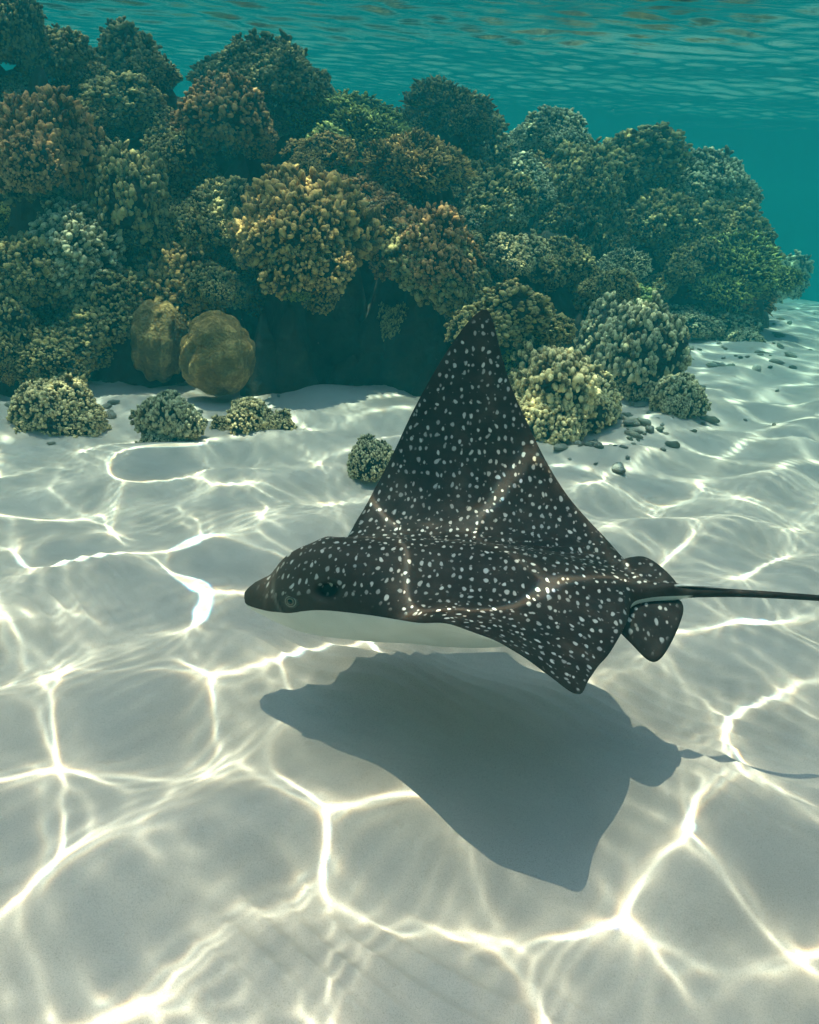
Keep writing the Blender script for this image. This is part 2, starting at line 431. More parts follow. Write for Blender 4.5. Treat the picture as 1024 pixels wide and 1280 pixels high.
# px, py, half width px, half height px, distance Y, prototype, tint, label
SPEC = [
 (65, 507, 50, 40, 3.62, 'kb', PALE, 'round pale olive coral head alone on the sand below the reef corner'),
 (217, 520, 36, 44, 3.72, 'kc', GREY, 'grey pyramid shaped coral lump on the sand in front of two brown domes'),
 (313, 522, 39, 32, 3.78, 'ka', PALE, 'small pale rounded coral on the sand beside the brown dome'),
 (466, 574, 33, 32, 3.27, 'kb', GREY, 'small dark grey coral on open sand behind the leading edge of the raised wing'),
 (690, 482, 72, 72, 4.25, 'ka', PALE, 'pale yellowish knobbly coral behind the raised wing, low on the sand'),
 (785, 432, 60, 74, 4.85, 'kb', GREY, 'large grey knobbly coral boulder at the sand edge'),
 (850, 492, 32, 36, 4.85, 'kc', GREY, 'small grey green coral lump on the sand next to the grey boulder'),
 (640, 400, 76, 46, 4.70, 'fb', OLIVE, 'olive finger coral whose top shows above the wing tip'),
 (150, 392, 62, 50, 4.75, 'fd', OLIVE, 'olive finger coral mound just behind the narrower brown dome'),
 (80, 445, 62, 46, 4.45, 'fa', OLIVE, 'low olive coral mound at the reef foot above the lone pale head'),
 (8, 430, 50, 60, 4.35, 'fd', OLIVE, 'olive finger coral mound beside the low mound at the reef corner'),
 (38, 345, 62, 58, 4.65, 'fa', OLIVE, 'finger coral mound under the dark overhang of the brown pillar'),
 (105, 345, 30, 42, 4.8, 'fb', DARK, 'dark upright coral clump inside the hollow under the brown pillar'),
 (62, 195, 72, 84, 4.95, 'fc', BROWN, 'tall brown pillar of coral with a dark hollow beneath it'),
 (165, 255, 62, 76, 5.15, 'fa', OLIVE, 'coral bank hanging over the dark hollow beside the brown pillar'),
 (275, 158, 76, 56, 5.75, 'fd', BROWN, 'rounded brown coral head shading a deep dark gap'),
 (282, 275, 56, 58, 5.2, 'fc', OLIVE, 'olive coral mound squeezed between the golden mound and the overhanging bank'),
 (385, 298, 92, 94, 4.95, 'fc', TAN, 'largest pale golden finger coral mound at the middle of the reef'),
 (272, 362, 36, 34, 4.8, 'fa', OLIVE, 'small olive coral knob directly above the round brown dome'),
 (532, 315, 60, 62, 5.1, 'fa', BROWN, 'brown finger coral head with a dark cave under it beside the golden mound'),
 (515, 202, 82, 48, 6.2, 'ba', TAN, 'flat topped brown bushy coral with fine branches'),
 (398, 195, 46, 26, 6.0, 'fb', TAN, 'low tan coral joining the bushy brown coral to the dark gap'),
 (432, 152, 88, 38, 7.0, 'bb', GREEN, 'wide greenish coral plate behind the bushy brown one'),
 (330, 97, 70, 48, 6.8, 'fd', DARK, 'dark round coral head close under the surface'),
 (165, 82, 58, 46, 6.3, 'fb', DARK, 'dark coral head on the reef crest beside the round dark one'),
 (85, 78, 52, 44, 6.0, 'fa', DARK, 'dark lumpy coral on the reef crest behind the brown pillar'),
 (15, 48, 48, 52, 5.7, 'fd', DARK, 'darkest coral head on the crest, touching the surface reflections'),
 (148, 135, 62, 42, 5.8, 'fa', OLIVE, 'olive coral shoulder just behind the brown pillar top'),
 (560, 142, 68, 42, 8.0, 'bb', DARK, 'dark fine branched coral behind the flat topped brown one'),
 (488, 412, 17, 34, 5.0, 'fb', OLIVE, 'thin crusted coral stump standing in the dark cave mouth'),
 (700, 338, 48, 38, 6.3, 'fd', OLIVE, 'olive coral head above the grey boulder, across a shaded gully'),
 (645, 322, 46, 36, 6.2, 'kb', PALE, 'pale coral hummock in the gully behind the wing tip coral'),
 (765, 360, 32, 26, 6.0, 'fa', OLIVE, 'small olive coral just above the grey boulder'),
 (620, 272, 42, 32, 7.0, 'kb', GREY, 'greyish knobbly coral in the gully below the far slope'),
 (655, 232, 52, 36, 8.4, 'fd', GREY, 'hazy grey coral head where the gully meets the seaward mound'),
 (720, 232, 56, 60, 8.3, 'fa', OLIVE, 'tall olive coral flank over the shaded side of the seaward mound'),
 (800, 207, 72, 46, 9.0, 'fb', OLIVE, 'olive coral forming the top of the seaward mound'),
 (880, 238, 58, 46, 9.3, 'fd', GREY, 'hazy grey coral on the seaward shoulder of the mound'),
 (830, 285, 56, 50, 8.2, 'fc', OLIVE, 'coarse olive finger coral on the face of the seaward mound'),
 (900, 290, 60, 44, 8.7, 'fa', OLIVE, 'olive coral just above the broad greenish dome'),
 (925, 340, 74, 48, 8.0, 'bb', GREEN, 'broad greenish coral dome at the seaward foot of the reef'),
 (978, 350, 34, 32, 9.0, 'fb', GREY, 'hazy grey coral lump standing on the sand at the outermost end of the reef'),
 (860, 325, 36, 34, 7.9, 'fb', OLIVE, 'small olive coral tucked beside the broad greenish dome'),
 (690, 174, 50, 34, 9.2, 'fd', GREY, 'faint farthest grey coral almost lost in the haze'),
 (605, 188, 44, 32, 9.0, 'fa', GREY, 'hazy grey coral behind the bushy brown one'),
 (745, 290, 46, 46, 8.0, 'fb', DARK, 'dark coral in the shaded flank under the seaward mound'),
 (590, 240, 40, 34, 7.4, 'fd', OLIVE, 'olive coral next to the flat topped brown one'),
 (470, 255, 50, 34, 5.8, 'fb', BROWN, 'brown coral ledge under the flat topped bushy coral'),
 (220, 200, 44, 40, 5.6, 'fb', OLIVE, 'olive coral beside the rounded brown head and its dark gap'),
 (860, 400, 42, 26, 7.4, 'kb', GREY, 'low patch of grey coral lumps where reef meets sand'),
 (915, 408, 38, 24, 7.6, 'ka', GREY, 'low grey coral lumps at the seaward edge of the rubble patch'),
]
WORDS = {OLIVE: 'olive', BROWN: 'reddish brown', GREY: 'grey', DARK: 'dark', GREEN: 'greenish', TAN: 'tan', PALE: 'pale'}
GENERIC = 'olive brown branching coral on the reef slope among others'

GROUND = {(65, 507), (217, 520), (313, 522), (466, 574), (690, 482), (785, 432), (850, 492), (860, 400), (915, 408), (978, 350)}
def place(px, py, hw, hh, Yd, key, tint, label, yaw):
    if (px, py) in GROUND:          # stands on the sand: its distance follows from where its foot touches
        d = pix_dir(px, py + hh * 0.75); g = CC - d * CC[2] / d[2]
        Yd = g[1] + 0.45 * hw * g[1] / FPX
        c = at(px, py, Yd); dep = (c - CC) @ CF
        c[2] = hh * dep / FPX * 0.46
    c = at(px, py, Yd) if (px, py) not in GROUND else c
    dep = (c - CC) @ CF
    rx = hw * dep / FPX * 0.92; rz = hh * dep / FPX
    if (px, py) in GROUND: rx *= 1.1; rz *= 1.22
    br, co = PROTO[key]
    nm, cat = NAMES[key[0]]
    e = bpy.data.objects.new(nm, None); COL.objects.link(e)
    e.empty_display_size = 0.1
    e.location = (c[0], c[1], c[2] - rz * 0.55)
    tag(e, label or GENERIC, cat, GRP)
    heads = [((0, 0, rz * 0.5), (rx * 0.9, (rx + rz) * 0.47, rz * 1.02), br, co)]
    same = [k for k in PROTO if k[0] == key[0]]
    a0 = random.uniform(0, 6.28)
    for k in range(random.choice((2, 3, 3, 4)) if max(hw, hh) > 34 else 1):      # side lobes of the same colony
        an = a0 + k * 2.1 + random.uniform(-0.5, 0.5); f_ = random.uniform(0.48, 0.78); p2 = PROTO[random.choice(same)]
        heads.append(((rx * 0.70 * math.cos(an), rx * 0.6 * math.sin(an), rz * random.uniform(0.05, 0.42)), (rx * f_, rx * f_, (rx + rz) / 2 * f_), p2[0], p2[1]))
    for q_, (lo, scl, b_, c_) in enumerate(heads):
        rz_ = random.uniform(0, 6.28) if q_ else 0.0
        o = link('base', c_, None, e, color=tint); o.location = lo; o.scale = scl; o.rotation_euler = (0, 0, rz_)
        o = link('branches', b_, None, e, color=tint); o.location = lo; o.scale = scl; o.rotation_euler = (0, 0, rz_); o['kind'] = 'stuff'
    e.rotation_euler = (random.uniform(-0.12, 0.12), random.uniform(-0.12, 0.12), yaw)
    return c, rx, rz

SUP = []
for i, sp in enumerate(SPEC):
    c, rx, rz = place(*sp, yaw=random.uniform(0, 6.28))
    if sp[:2] not in GROUND: SUP.append((c[0], c[1], c[2] - 0.45 * rz, rx))

# ------------------------------------------------------------------ reef rock under the corals
def reef_height(X, Y):
    z = np.full(X.shape, -0.6)
    rg = np.random.default_rng(77)
    wx = waves(X, Y, rg, 14, (0.18, 0.8), 0.085); wy = waves(X, Y, rg, 14, (0.18, 0.8), 0.085)
    sl = np.clip(2.1 + waves(X, Y, rg, 12, (0.2, 0.7), 0.5), 1.5, 3.0)
    for (cx, cy_, cz, r) in SUP:
        d = np.hypot(X + wx - cx, Y + wy - (cy_ + 0.6 * r)) - 0.45 * r
        h = cz - np.clip(d, 0, None) * sl
        z = np.maximum(z, h)
    # the body of the reef rises behind the front row, on the landward side
    back = (1.35 * smoothstep(5.6, 8.4, Y + 0.25 * X) * smoothstep(16, 12, Y)) * smoothstep(3.2, 1.0, X) - 0.5
    back = np.where(Y > 5.0, back, -0.6)
    z = np.maximum(z, back)
    z = z + waves(X, Y, rg, 26, (0.09, 0.3), 0.032) + waves(X, Y, rg, 12, (0.4, 1.0), 0.03)
    return np.minimum(z, SURF_Z - 0.25)

xs = np.concatenate([np.arange(-30, -9, 0.3), np.arange(-9, -3.6, 0.09), np.arange(-3.6, 6.6, 0.032), np.arange(6.6, 12, 0.12)])
ys = np.concatenate([np.arange(3.0, 9.5, 0.032), np.arange(9.5, 16, 0.09), np.arange(16, 45, 0.3)])
X, Y = np.meshgrid(xs, ys, indexing='ij')
Zr = reef_height(X, Y)
f = grid_faces(len(xs), len(ys))
keep = (Zr.ravel()[f].max(1) > -0.2)
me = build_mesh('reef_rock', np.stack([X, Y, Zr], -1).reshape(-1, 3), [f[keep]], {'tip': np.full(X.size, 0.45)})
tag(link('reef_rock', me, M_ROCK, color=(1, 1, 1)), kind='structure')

# small corals that fill the rock between the big heads
fill = []
gxr = np.gradient(Zr, xs, axis=0); gyr = np.gradient(Zr, ys, axis=1)
VV = np.stack([X, Y, Zr], -1) - CC; DEP = VV @ CF
PXs = 512 + FPX * (VV @ CR) / DEP; PYs = 640 - FPX * (VV @ CU) / DEP
ok = (Zr > 0.08) & (Y < 11.5) & (X > -3.7) & (PXs > -30) & (PXs < 1003) & (PYs > -20) & (PYs < 560)
facing = -(VV[..., 0] * -gxr + VV[..., 1] * -gyr + VV[..., 2])       # >0 where the slope is turned to the open sand side
ok &= facing > 0
for hx, hy, ha_, hb_ in ((430, 455, 75, 50), (512, 440, 62, 58), (350, 460, 62, 48), (190, 425, 48, 66), (272, 443, 62, 68), (95, 262, 52, 46), (320, 212, 62, 28), (165, 335, 45, 22), (475, 400, 75, 55), (560, 395, 45, 30), (365, 405, 45, 42), (745, 300, 42, 38), (245, 330, 34, 40), (520, 262, 50, 14), (30, 275, 40, 26)):
    ok &= ((PXs - hx) / ha_) ** 2 + ((PYs - hy) / hb_) ** 2 > 1          # open hollows stay bare rock
area = np.sqrt(1 + np.clip(gxr ** 2 + gyr ** 2, 0, 9)) * np.gradient(xs)[:, None] * np.gradient(ys)[None, :] * ok / DEP ** 1.2
cand = rng.choice(X.size, size=14000, p=(area / area.sum()).ravel())
for q_ in cand:
    if len(fill) >= 300: break
    i, j = divmod(int(q_), len(ys))
    x, y, z = X[i, j], Y[i, j], Zr[i, j]
    r = random.choice([0.07, 0.09, 0.11, 0.14, 0.18, 0.24, 0.3]) * (0.8 + 0.05 * y)
    if any((x - a) ** 2 + (y - b) ** 2 + (z - c) ** 2 < (0.62 * (r + q)) ** 2 for a, b, c, q, *_ in fill): continue
    n_ = np.array([-gxr[i, j], -gyr[i, j], 1.0]); n_ /= np.linalg.norm(n_); n_ = n_ + [0, 0, 0.6]
    fill.append((x, y, z, r, n_))
for k, (x, y, z, r, n_) in enumerate(fill):
    key = random.choice(['fa', 'fb', 'fd', 'kb', 'ka', 'fc', 'bb'])
    o = link('small_coral', PROTO[key][0], None, color=(tint := random.choice([OLIVE, OLIVE, BROWN, GREY, DARK, GREEN, TAN])))
    o.location = (x, y, z + r * 0.1)
    o.rotation_euler = (Vector(n_).to_track_quat('Z', 'Y').to_matrix().to_4x4() @ Matrix.Rotation(random.uniform(0, 6.3), 4, 'Z')).to_euler()
    o.scale = (r, r * random.uniform(0.8, 1.1), r * random.uniform(0.7, 1.1))
    word = WORDS[tuple(tint)]; kind = {'f': 'stubby branched', 'k': 'knobbly', 'b': 'fine twigged'}[key[0]]
    tag(o, f'small {word} {kind} coral clump in a gap between the big reef corals', 'coral', f'small {word} {kind} corals between the big heads')

# brown dome corals
def dome(px, py, hw, hh, Yd, seed, label, tint, ridges=0.055):
    c = at(px, py, Yd); dep = (c - CC) @ CF
    rx = hw * dep / FPX; rz = hh * dep / FPX
    nu, nv = 128, 84
    th = np.linspace(0, 2 * math.pi, nu, endpoint=False); ph = np.linspace(0.0, math.pi, nv)
    TH, PH = np.meshgrid(th, ph, indexing='ij')
    d = np.stack([np.sin(PH) * np.cos(TH), np.sin(PH) * np.sin(TH), np.cos(PH)], -1).reshape(-1, 3)
    rg = np.random.default_rng(seed)
    r = 0.93 + 0 * d[:, 0]
    for i in range(16):
        q = rg.normal(size=3); q /= np.linalg.norm(q)
        r += rg.uniform(-0.06, 0.08) * np.exp((d @ q - 1) / rg.uniform(0.03, 0.12))
    n = np.zeros(len(d))
    for i in range(24):
        q = rg.normal(size=3); q /= np.linalg.norm(q); n += np.sin((d @ q) * rg.uniform(5, 15) + rg.uniform(0, 6))
    r += ridges * np.tanh(n * 0.35)
    n2 = np.zeros(len(d))
    for i in range(20):
        q = rg.normal(size=3); q /= np.linalg.norm(q); n2 += np.sin((d @ q) * rg.uniform(18, 42) + rg.uniform(0, 6))
    r += 0.010 * np.tanh(n2 * 0.4)
    v = d * r[:, None] * np.array([rx, (rx + rz) * 0.5, rz])
    iu = np.arange(nu)[:, None]; iv = np.arange(nv - 1)[None]
    a = iu * nv + iv; b = ((iu + 1) % nu) * nv + iv
    f = np.stack([a, a + 1, b + 1, b], -1).reshape(-1, 4)
    me = build_mesh('dome_coral', v, [f], {'tip': np.clip(0.5 + 0.16 * np.tanh(n * 0.35) + 0.10 * np.tanh(n2 * 0.4), 0, 1)})
    o = link('dome_coral', me, M_DOME, color=tint); o.location = c
    tag(o, label, 'coral', 'brown dome corals')
dome(272, 443, 49, 54, 4.40, 3, 'round smooth brown dome coral at the reef foot', (1.7, 1.6, 1.5))
dome(199, 427, 36, 54, 4.62, 8, 'narrow tall brown dome coral beside the round one', (1.5, 1.45, 1.4))

# rubble on the sand: half buried bits of dead coral, thickest along the foot of the reef
M_RUB = coral_material('dead_coral', (0.34, 0.32, 0.27), (0.45, 0.42, 0.35), (0.58, 0.54, 0.46), 0.8, 9.0)
rub = []
for k in range(5):
    r_ = core_mesh('coral_rubble', 300 + k, 0.2, 0.7, 7, 1.0, 16, 10, amp=(0.1, 0.4), w=(0.03, 0.1))
    r_.materials.append(M_RUB); rub.append(r_)
def put_rubble(x, y, r, label, group):
    o = link('coral_rubble', random.choice(rub), None, color=random.choice([(1, 1, 1), (0.8, 0.85, 0.8), (1.25, 1.2, 1.1), (0.65, 0.7, 0.62)]))
    zz = float(sand_height(np.array([x]), np.array([y]))[0])
    o.location = (x, y, zz + r * 0.12); o.scale = (r, r * random.uniform(.55, 1), r * random.uniform(0.6, 1.0)); o.rotation_euler = (random.uniform(-.3, .3), random.uniform(-.3, .3), random.uniform(0, 6))
    tag(o, label, 'rubble', group)
zones = [(800, 60, 520, 16, 46), (890, 50, 440, 20, 70), (430, 85, 462, 16, 75), (740, 40, 560, 16, 26), (150, 110, 520, 14, 30), (960, 30, 410, 12, 16)]
for cx_, sx_2, cy_2, sy_2, cnt in zones:
    for k in range(cnt):
        d = pix_dir(random.gauss(cx_, sx_2), random.gauss(cy_2, sy_2))
        if d[2] > -0.08: continue
        p = CC - d * CC[2] / d[2]
        put_rubble(p[0], p[1], random.choice((0.012, 0.018, 0.025, 0.035, 0.055)) * (0.7 + 0.08 * p[1]), 'small broken piece of dead coral half buried in the sand by the reef foot', 'coral rubble on the sand')

# ------------------------------------------------------------------ the eagle ray
RN = np.array([-0.385, 1.71, 0.265]); RE = np.array([0.645, 1.625, 0.35])
ra = (RE - RN) / np.linalg.norm(RE - RN)
rn = np.cross(ra, [0, 0, 1]); rn /= np.linalg.norm(rn)
if rn[1] > 0: rn = -rn
ru = np.cross(rn, ra); ru = ru if ru[2] > 0 else -ru

def pchip(xp, yp):
    """monotone cubic interpolation"""
    xp = np.array(xp, float); yp = np.array(yp, float); h = np.diff(xp); d = np.diff(yp) / h
    m = np.zeros(len(xp)); m[0], m[-1] = d[0], d[-1]
    for i in range(1, len(xp) - 1):
        if d[i - 1] * d[i] > 0:
            w1, w2 = 2 * h[i] + h[i - 1], h[i] + 2 * h[i - 1]
            m[i] = (w1 + w2) / (w1 / d[i - 1] + w2 / d[i])
    def f(x):
        x = np.clip(x, xp[0], xp[-1]); i = np.clip(np.searchsorted(xp, x) - 1, 0, len(xp) - 2)
        t = (x - xp[i]) / h[i]
        return ((2 * t**3 - 3 * t**2 + 1) * yp[i] + (t**3 - 2 * t**2 + t) * h[i] * m[i] + (-2 * t**3 + 3 * t**2) * yp[i + 1] + (t**3 - t**2) * h[i] * m[i + 1])
    return f
P_ = lambda pts: pchip(*zip(*pts))
HEAD = [(0, 0.004), (0.005, 0.019), (0.018, 0.034), (0.045, 0.048), (0.07, 0.057), (0.10, 0.069), (0.13, 0.084), (0.16, 0.094)]
TAILW = [(1.045, 0.0150), (1.06, 0.0135), (1.15, 0.0090), (1.4, 0.0066), (2.0, 0.004), (2.6, 0.002)]
wn_f = P_(HEAD + [(0.214, 0.120), (0.332, 0.172), (0.445, 0.247), (0.526, 0.338), (0.587, 0.392), (0.652, 0.416), (0.71, 0.438), (0.746, 0.454), (0.760, 0.446),
                  (0.785, 0.370), (0.81, 0.305), (0.833, 0.261), (0.864, 0.197), (0.878, 0.165), (0.888, 0.138), (0.897, 0.098), (0.907, 0.062), (0.922, 0.040), (0.95, 0.028), (1.0, 0.0205), (1.03, 0.0175)] + TAILW)
wf_f = P_(HEAD + [(0.19, 0.150), (0.210, 0.208), (0.245, 0.278), (0.282, 0.362), (0.321, 0.446), (0.372, 0.563), (0.423, 0.661), (0.474, 0.746), (0.526, 0.815), (0.553, 0.836), (0.565, 0.839), (0.581, 0.809), (0.595, 0.757), (0.613, 0.694), (0.640, 0.621), (0.680, 0.537), (0.734, 0.432), (0.787, 0.348), (0.847, 0.273), (0.895, 0.216), (0.917, 0.180), (0.928, 0.145), (0.936, 0.10), (0.945, 0.062), (0.956, 0.038), (0.975, 0.026), (1.0, 0.0205), (1.03, 0.0175)] + TAILW)
ht_f = P_([(0, 0.007), (0.006, 0.015), (0.026, 0.033), (0.05, 0.048), (0.07, 0.058), (0.085, 0.080), (0.1, 0.098), (0.12, 0.116), (0.15, 0.133), (0.2, 0.146), (0.25, 0.152), (0.35, 0.155), (0.5, 0.145), (0.64, 0.135), (0.75, 0.116), (0.86, 0.086), (0.92, 0.070), (0.97, 0.071), (1.03, 0.0755), (1.06, 0.0745), (1.16, 0.0710), (1.33, 0.0650), (2.0, 0.04), (2.6, -0.02)])
hb_f = P_([(0, -0.006), (0.02, -0.014), (0.05, -0.027), (0.08, -0.043), (0.11, -0.055), (0.17, -0.068), (0.27, -0.072), (0.4, -0.078), (0.5, -0.086), (0.57, -0.084), (0.7, -0.055), (0.8, -0.012), (0.88, 0.020), (0.93, 0.036), (1.0, 0.046), (1.06, 0.0495), (1.16, 0.0540), (1.33, 0.0520), (2.0, 0.030), (2.6, -0.024)])
zn_f = P_([(0, 0.0), (0.03, 0.001), (0.07, 0.001), (0.1, 0.006), (0.14, 0.016), (0.17, 0.028), (0.214, 0.045), (0.332, 0.068), (0.445, 0.098), (0.526, 0.150), (0.587, 0.161), (0.652, 0.14), (0.71, 0.108), (0.76, 0.082), (0.80, 0.055), (0.833, 0.048), (0.864, 0.056), (0.884, 0.062), (0.900, 0.058), (0.93, 0.056), (0.97, 0.059), (1.0, 0.060), (1.037, 0.061), (1.06, 0.062), (1.16, 0.0625), (1.33, 0.0585), (2.0, 0.035), (2.6, -0.022)])
# far wing: raised, angle of the wing along its span
_S = np.linspace(0, 1.2, 481)
_th = P_([(0, 0), (0.08, 6), (0.16, 20), (0.26, 40), (0.38, 57), (0.55, 68), (0.75, 71), (0.86, 67), (1.2, 64)])(_S) * math.pi / 180
_th = np.convolve(np.pad(_th, 12, mode='edge'), np.ones(25) / 25, 'valid')
_cy = np.concatenate([[0], np.cumsum(np.cos(_th[:-1]) * _S[1])]); _cz = np.concatenate([[0], np.cumsum(np.sin(_th[:-1]) * _S[1])])

NNEAR, NFAR = 64, 100
def stations():
    return np.concatenate([np.linspace(0, 0.03, 14)[:-1], np.arange(0.03, 0.16, 0.0055), np.arange(0.16, 1.06, 0.0050), np.linspace(1.06, 1.5, 26), np.linspace(1.53, 2.6, 26)])

def section(x):
    """one closed ring around the body; returns local (y, z), plan span coordinate, margin, underside flag"""
    ht, hb = float(ht_f(x)), float(hb_f(x)); tailish = smoothstep(1.0, 1.055, x)
    res = []
    for side, w, n in ((1, float(wn_f(x)), NNEAR), (-1, float(wf_f(x)), NFAR)):
        zn = float(zn_f(x))
        q = np.sin(np.linspace(0, math.pi / 2, n)) ** 0.92
        s = q * w
        m0 = (ht + hb) / 2
        wing = smoothstep(0.115, 0.26, w) * (1 - smoothstep(0.925, 0.955, x))
        pel = 0.0
        if side > 0:
            line = m0 + (zn - m0) * (q ** (1.0 + 0.5 * wing))
            y, z, th = s.copy(), line, np.arctan2((zn - m0), w) * q
        else:
            yb, zb, tb = np.interp(s, _S, _cy), np.interp(s, _S, _cz), np.interp(s, _S, _th)
            base = m0 + (0.035 - m0) * smoothstep(0, 0.16, s)
            zs_ = m0 + (zn - m0) * q
            if x > 0.9: zs_ = m0 + (zn + 0.06 * pel - m0) * q
            y = wing * yb + (1 - wing) * s; z = wing * (base + zb) + (1 - wing) * zs_; th = wing * tb
        half = (ht - hb) / 2
        gh = np.sqrt(np.clip(1 - q ** 2.3, 0, 1))
        bw = 0.25 if side > 0 else 0.29
        gw = 1 / (1 + (s / (bw * 0.52)) ** 2.4)
        thin = 0.010 * np.sqrt(np.clip(1 - q ** 6, 0, 1)) * (0.45 + 0.55 * (1 - q))
        gp = np.exp(-(s / 0.03) ** 2)
        g = gh * (1 - wing - pel * (1 - wing)) + wing * gw + pel * (1 - wing) * gp
        fade = np.sqrt(np.clip(1 - q ** 4, 0, 1))
        tau = half * g * fade + thin * (1 - tailish) * fade
        if tailish > 0: tau = tau * (1 - tailish) + tailish * half * np.sqrt(np.clip(1 - q * q, 0, 1))
        nyv, nzv = -np.sin(th) * (1 if True else 0), np.cos(th)
        top = (y + tau * nyv, z + tau * nzv); bot = (y - tau * nyv, z - tau * nzv)
        res.append((side, top, bot, s, q, w))
    (sa, ta, ba, s1, q1, w1), (sb, tb_, bb, s2, q2, w2) = res
    yy = np.concatenate([ta[0][::-1], -tb_[0][1:], -bb[0][::-1][1:], ba[0][1:-1]])
    zz = np.concatenate([ta[1][::-1], tb_[1][1:], bb[1][::-1][1:], ba[1][1:-1]])
    sp = np.concatenate([s1[::-1], -s2[1:], -s2[::-1][1:], s1[1:-1]])
    mg = np.concatenate([(w1 - s1)[::-1], (w2 - s2)[1:], (w2 - s2)[::-1][1:], (w1 - s1)[1:-1]])
    un = np.concatenate([np.zeros(NNEAR), np.zeros(NFAR - 1), np.ones(NFAR - 1), np.ones(NNEAR - 2)])
    un[NNEAR + NFAR - 2] = 0.5; un[0] = 0.5
    return yy, zz, sp, mg, un

XS = stations()
rows = [section(x) for x in XS]
yy = np.array([r[0] for r in rows]); zz = np.array([r[1] for r in rows]); sp = np.array([r[2] for r in rows]); mg = np.array([r[3] for r in rows]); un = np.array([r[4] for r in rows])
# tail sways gently
xx = np.repeat(XS[:, None], yy.shape[1], 1)
yy = yy + 0.05 * np.clip(xx - 1.2, 0, None) ** 1.6
# light smoothing along the body keeps the loft fair
def fair(A, it):
    for _ in range(it):
        B = A.copy(); B[1:-1] = 0.25 * A[:-2] + 0.5 * A[1:-1] + 0.25 * A[2:]; A = B
    return A
zz = fair(zz, 3)
# brow ridge over the eyes, hollow of the spiracle behind them, cheek groove
for sgn in (1, -1):
    d = ((xx - 0.150) / 0.035) ** 2 + ((zz - 0.070) / 0.020) ** 2
    mask = (un < 0.6) & (yy * sgn > 0.03)
    yy = yy + sgn * 0.010 * np.exp(-d) * mask
    d2 = ((xx - 0.230 - 0.5 * (zz - 0.086)) / 0.024) ** 2 + ((zz - 0.086) / 0.017) ** 2
    hole = np.clip(1.5 * np.exp(-d2 ** 1.5), 0, 1) * mask
    yy = yy - sgn * 0.022 * hole; zz = zz - 0.006 * hole
    if sgn == 1: spir = hole
    else: spir = spir + hole
groove = np.exp(-((xx - 0.088 - 0.5 * np.clip(0.05 - zz, 0, 0.06)) / 0.005) ** 2) * (xx < 0.17) * (un < 0.6) * smoothstep(0.085, 0.05, zz)
slit = np.exp(-((xx - 0.096 - 0.5 * np.clip(0.05 - zz, 0, 0.06)) / 0.004) ** 2) * (xx < 0.17) * (un < 0.6) * smoothstep(0.055, 0.035, zz)
spir = np.maximum(spir, 0.85 * slit)
yy = yy * (1 - 0.05 * groove); zz = zz - 0.003 * groove
# muscle folds where the raised wing meets the back
fold = np.exp(-((sp + 0.16) / 0.05) ** 2) * smoothstep(0.4, 0.6, xx) * (1 - smoothstep(0.82, 0.92, xx)) * (un < 0.5)
zz = zz - 0.003 * fold * np.sin(xx * 60 + sp * 140)
# skin coordinate: true distance round the body from the midline, so markings keep their size on steep flanks
seg = np.hypot(np.diff(yy, axis=1), np.diff(zz, axis=1)); ntop_ = NNEAR + NFAR - 1
cum = np.concatenate([np.zeros((len(XS), 1)), np.cumsum(seg, 1)], 1)
sp = fair(cum[:, NNEAR - 1:NNEAR] - cum, 2)
V = RN[None, None] + xx[..., None] * ra + yy[..., None] * rn + zz[..., None] * ru
nr, nc = yy.shape
origin = RN + 0.5 * ra
vv = V.reshape(-1, 3) - origin
faces = [grid_faces(nr, nc, True)]
vv = np.concatenate([vv, [V[0].mean(0) - origin - ra * 0.003, V[-1].mean(0) - origin]])
vplan = [np.concatenate([xx.ravel(), [0, 2.6]])]; vsp = [np.concatenate([sp.ravel(), [0, 0]])]
vun = [np.concatenate([un.ravel(), [0.5, 0.5]])]; vmg = [np.concatenate([mg.ravel(), [0, 0]])]
j = np.arange(nc)
faces.append(np.stack([(j + 1) % nc, j, np.full(nc, nr * nc)], -1))
faces.append(np.stack([(nr - 1) * nc + j, (nr - 1) * nc + (j + 1) % nc, np.full(nc, nr * nc + 1)], -1))
# pelvic fins: rounded paddles either side of the tail root, grown into the same skin
FIN = np.array([(0.850, 0.010), (0.862, 0.060), (0.888, 0.102), (0.918, 0.132), (0.942, 0.147), (0.960, 0.146), (0.980, 0.126), (1.002, 0.092), (1.020, 0.056), (1.030, 0.026), (1.024, 0.002), (0.985, -0.008), (0.920, -0.008), (0.870, -0.004)])
def closed(P, n, it=3):
    for _ in range(it):                       # corner cutting gives a soft outline
        Q = np.roll(P, -1, 0); P = np.stack([0.75 * P + 0.25 * Q, 0.25 * P + 0.75 * Q], 1).reshape(-1, 2)
    d = np.concatenate([[0], np.cumsum(np.linalg.norm(np.diff(np.vstack([P, P[:1]]), axis=0), axis=1))])
    t = np.linspace(0, d[-1], n, endpoint=False); R = np.vstack([P, P[:1]])
    return np.stack([np.interp(t, d, R[:, 0]), np.interp(t, d, R[:, 1])], -1)
oc = closed(FIN, 90); ctr = np.array([0.94, 0.055])
off = len(vv)
